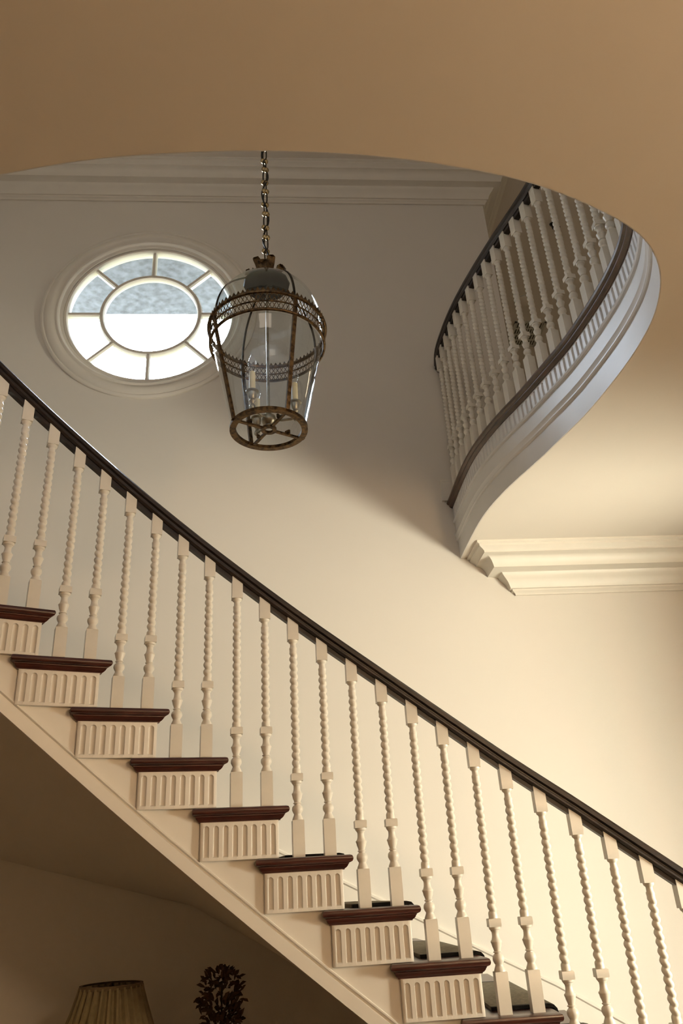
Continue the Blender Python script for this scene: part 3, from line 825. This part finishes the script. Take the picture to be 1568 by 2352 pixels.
while z < ztop:
    a = LA+(0.5 if k % 2 else 0.5+math.pi/2)
    o = add('chain_link', link_me, lan, (0, 0, z), a)
    for sg in (-1, 1):
        add('chain_ball', ball_me, o, (sg*hw*0.9, 0, pl_*0.98 if sg > 0 else 0.004))
    z += pl_*0.94; k += 1
cpts = []
z = 0.83; i = 0
while z < ztop: cpts.append((0.014*math.sin(z*23.0), 0.012*math.cos(z*17.0), z)); z += 0.02
mb = MB(); mb.tube(cpts, 0.0040, 6); lc(mb, 'cable', M['black'])
mb = MB(); mb.lathe([(0.005, ztop-0.04), (0.03, ztop-0.03), (0.06, ztop), (0.062, ztop+0.02)], 24); lc(mb, 'ceiling_rose', M['brass'])

# ------------------------------------------------------------------ upper ceiling fittings
vx, vy = 2.08, 6.62
vent = empty('ceiling_vent', (vx, vy, ZT)); tag(vent, 'pale slotted air vent in the upper ceiling behind the landing balusters', 'vent')
mb = MB(); va = WA; sx, sy = 0.34, 0.42
for c, s_ in (((0, sy/2-0.012), (sx, 0.024)), ((0, -sy/2+0.012), (sx, 0.024)), ((sx/2-0.012, 0), (0.024, sy)), ((-sx/2+0.012, 0), (0.024, sy))):
    mb.box((c[0], c[1], -0.006), (s_[0], s_[1], 0.012))
fr_ = mb.build('frame', M['vent'], vent); fr_.rotation_euler = (0, 0, va)
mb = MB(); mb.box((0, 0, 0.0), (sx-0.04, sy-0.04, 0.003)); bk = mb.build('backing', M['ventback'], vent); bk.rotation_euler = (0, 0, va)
for i in range(11):
    mb = MB(); mb.box((-sx/2+0.034+i*(sx-0.068)/10, 0, -0.005), (0.013, sy-0.044, 0.007)); s2 = mb.build('slat', M['vent'], vent); s2.rotation_euler = (0, 0, va)
for i in range(3):
    mb = MB(); mb.box((0, -sy/2+0.024+(i+1)*(sy-0.048)/4, -0.007), (sx-0.044, 0.016, 0.008)); s2 = mb.build('cross_bar', M['vent'], vent); s2.rotation_euler = (0, 0, va)
sd = empty('ceiling_disc', (1.96, 6.10, ZT)); tag(sd, 'small round cover on the upper ceiling beside the slotted vent', 'ceiling cover')
mb = MB(); mb.lathe([(0.085, 0.0), (0.085, -0.012), (0.070, -0.022), (0.03, -0.025)], 32); mb.build('cover', M['ceil'], sd, True, 30)
mb = MB(); mb.lathe([(0.092, 0.0), (0.092, -0.004), (0.084, -0.006)], 32); mb.build('rim', M['vent'], sd, True, 30)
hk = empty('ceiling_hook', (2.03, 5.10, ZT)); tag(hk, 'small black iron hook on the upper ceiling seen between landing balusters', 'hook')
mb = MB(); mb.lathe([(0.022, 0), (0.020, -0.012), (0.006, -0.016)], 12); mb.build('plate', M['black'], hk, True)
mb = MB(); mb.tube([(0, 0, -0.01), (0, 0, -0.04)]+[(0.03-0.03*math.cos(t*0.35), 0, -0.04-0.03*math.sin(t*0.35)) for t in range(11)], 0.009, 8); mb.build('hook_bend', M['black'], hk, True)

# ------------------------------------------------------------------ under the stairs: console, lamp, dried flowers
def ray_y(px, py, y):
    f_px, pitch, roll = 1770.6, math.radians(26.11), math.radians(-3.51)
    cp, sp = math.cos(pitch), math.sin(pitch)
    F = Vector((0, cp, sp)); R0 = Vector((1, 0, 0)); U0 = Vector((0, -sp, cp))
    R = math.cos(roll)*R0 + math.sin(roll)*U0; U = -math.sin(roll)*R0 + math.cos(roll)*U0
    v = (px-784)/f_px*R-(py-1176)/f_px*U+F; v = v*(y/v.y); return Vector((v.x, v.y, v.z+ZO))
lt = Vector((-1.128, 3.90, 1.168))       # centre of the shade's top rim
TZ = 0.70
tb = empty('console_table', (-0.85, 3.95, 0)); tag(tb, 'dark wooden console table under the stairs carrying lamp and dried flowers', 'table')
mb = MB(); mb.box((0, 0, TZ-0.02), (1.3, 0.38, 0.04)); mb.build('table_top', M['tablewood'], tb)
mb = MB(); mb.box((0, 0, TZ-0.09), (1.2, 0.32, 0.10)); mb.build('apron', M['tablewood'], tb)
for sx_ in (-1, 1):
    for sy_ in (-1, 1):
        mb = MB(); mb.lathe([(0.016, 0), (0.022, 0.05), (0.028, 0.4), (0.03, TZ-0.14)], 12, c=(sx_*0.57, sy_*0.14, 0)); mb.build('leg', M['tablewood'], tb, True)
lamp = empty('table_lamp', (lt.x, lt.y, TZ)); tag(lamp, 'table lamp with pleated beige fabric shade under the stairs', 'lamp')
zs = lt.z-TZ
npl = 28; rows = []
for z_, r in ((zs, 0.128), (zs-0.02, 0.133), (zs-0.08, 0.153), (zs-0.16, 0.183), (zs-0.22, 0.206)):
    rows.append([((r+(0.009 if j % 4 < 2 else -0.009))*math.cos(2*math.pi*j/(npl*4)), (r+(0.009 if j % 4 < 2 else -0.009))*math.sin(2*math.pi*j/(npl*4)), z_) for j in range(npl*4)])
mb = MB(); mb.quad_grid(rows, closed_u=True)
sh = mb.build('lamp_shade', M['shade'], lamp)
mb = MB(); mb.lathe([(0.122, zs-0.008), (0.136, zs-0.008), (0.135, zs+0.007), (0.122, zs+0.007)], 48, cap=False); mb.build('top_trim', M['shaderim'], sh, True)
mb = MB(); mb.lathe([(0.198, zs-0.226), (0.213, zs-0.226), (0.211, zs-0.210), (0.198, zs-0.210)], 48, cap=False); mb.build('bottom_trim', M['shaderim'], sh, True)
mb = MB(); mb.lathe([(0.07, 0), (0.07, 0.015), (0.04, 0.03), (0.055, 0.08), (0.065, 0.13), (0.04, 0.19), (0.018, 0.22), (0.014, 0.30)], 24); mb.build('base', M['ceramic'], lamp, True)
mb = MB(); mb.lathe([(0.006, 0.28), (0.006, zs-0.004), (0.012, zs), (0.004, zs+0.012)], 10); mb.build('stem', M['brass'], lamp, True)
fl = Vector((-0.655, 3.95, 1.13))
vs_ = empty('flower_vase', (fl.x, fl.y, TZ)); tag(vs_, 'dried brown flower head on a stem in a vase, under the stairs', 'flowers')
mb = MB(); mb.lathe([(0.035, 0), (0.05, 0.02), (0.06, 0.08), (0.045, 0.14), (0.025, 0.18), (0.03, 0.20)], 20); mb.build('vase', M['ceramic'], vs_, True)
mb = MB(); mb.tube([(0, 0, 0.1), (0.004, 0, 0.25), (0, 0.003, fl.z-TZ)], 0.0045, 6); mb.build('stem', M['stem'], vs_)
lm = MB(); lm.v = [(0, 0, 0), (0.006, 0.005, 0.002), (0.016, 0.006, 0.004), (0.024, 0, 0), (0.016, -0.006, 0.004), (0.006, -0.005, 0.002), (0.012, 0, -0.002)]
lm.f = [(0, 1, 6), (1, 2, 6), (2, 3, 6), (3, 4, 6), (4, 5, 6), (5, 0, 6)]
leaf_me = mesh('leaf', lm.v, lm.f, False, [M['leaf']])
for i in range(260):
    z_ = random.uniform(-0.13, 0.085); rmax = 0.088*math.sqrt(max(0.05, 1-((z_-0.0)/0.10)**2)) if z_ > 0 else 0.088-0.10*max(0, -z_-0.06)
    a = random.uniform(0, 6.28); r = rmax*math.sqrt(random.uniform(0.05, 1))
    o = add('leaf', leaf_me, vs_, (r*math.cos(a), r*math.sin(a), fl.z-TZ-0.02+z_))
    o.rotation_euler = (random.uniform(-1, 1), random.uniform(-1.3, 0.6), a+random.uniform(-0.9, 0.9)); sc = random.uniform(1.1, 1.9); o.scale = (sc, sc, sc)
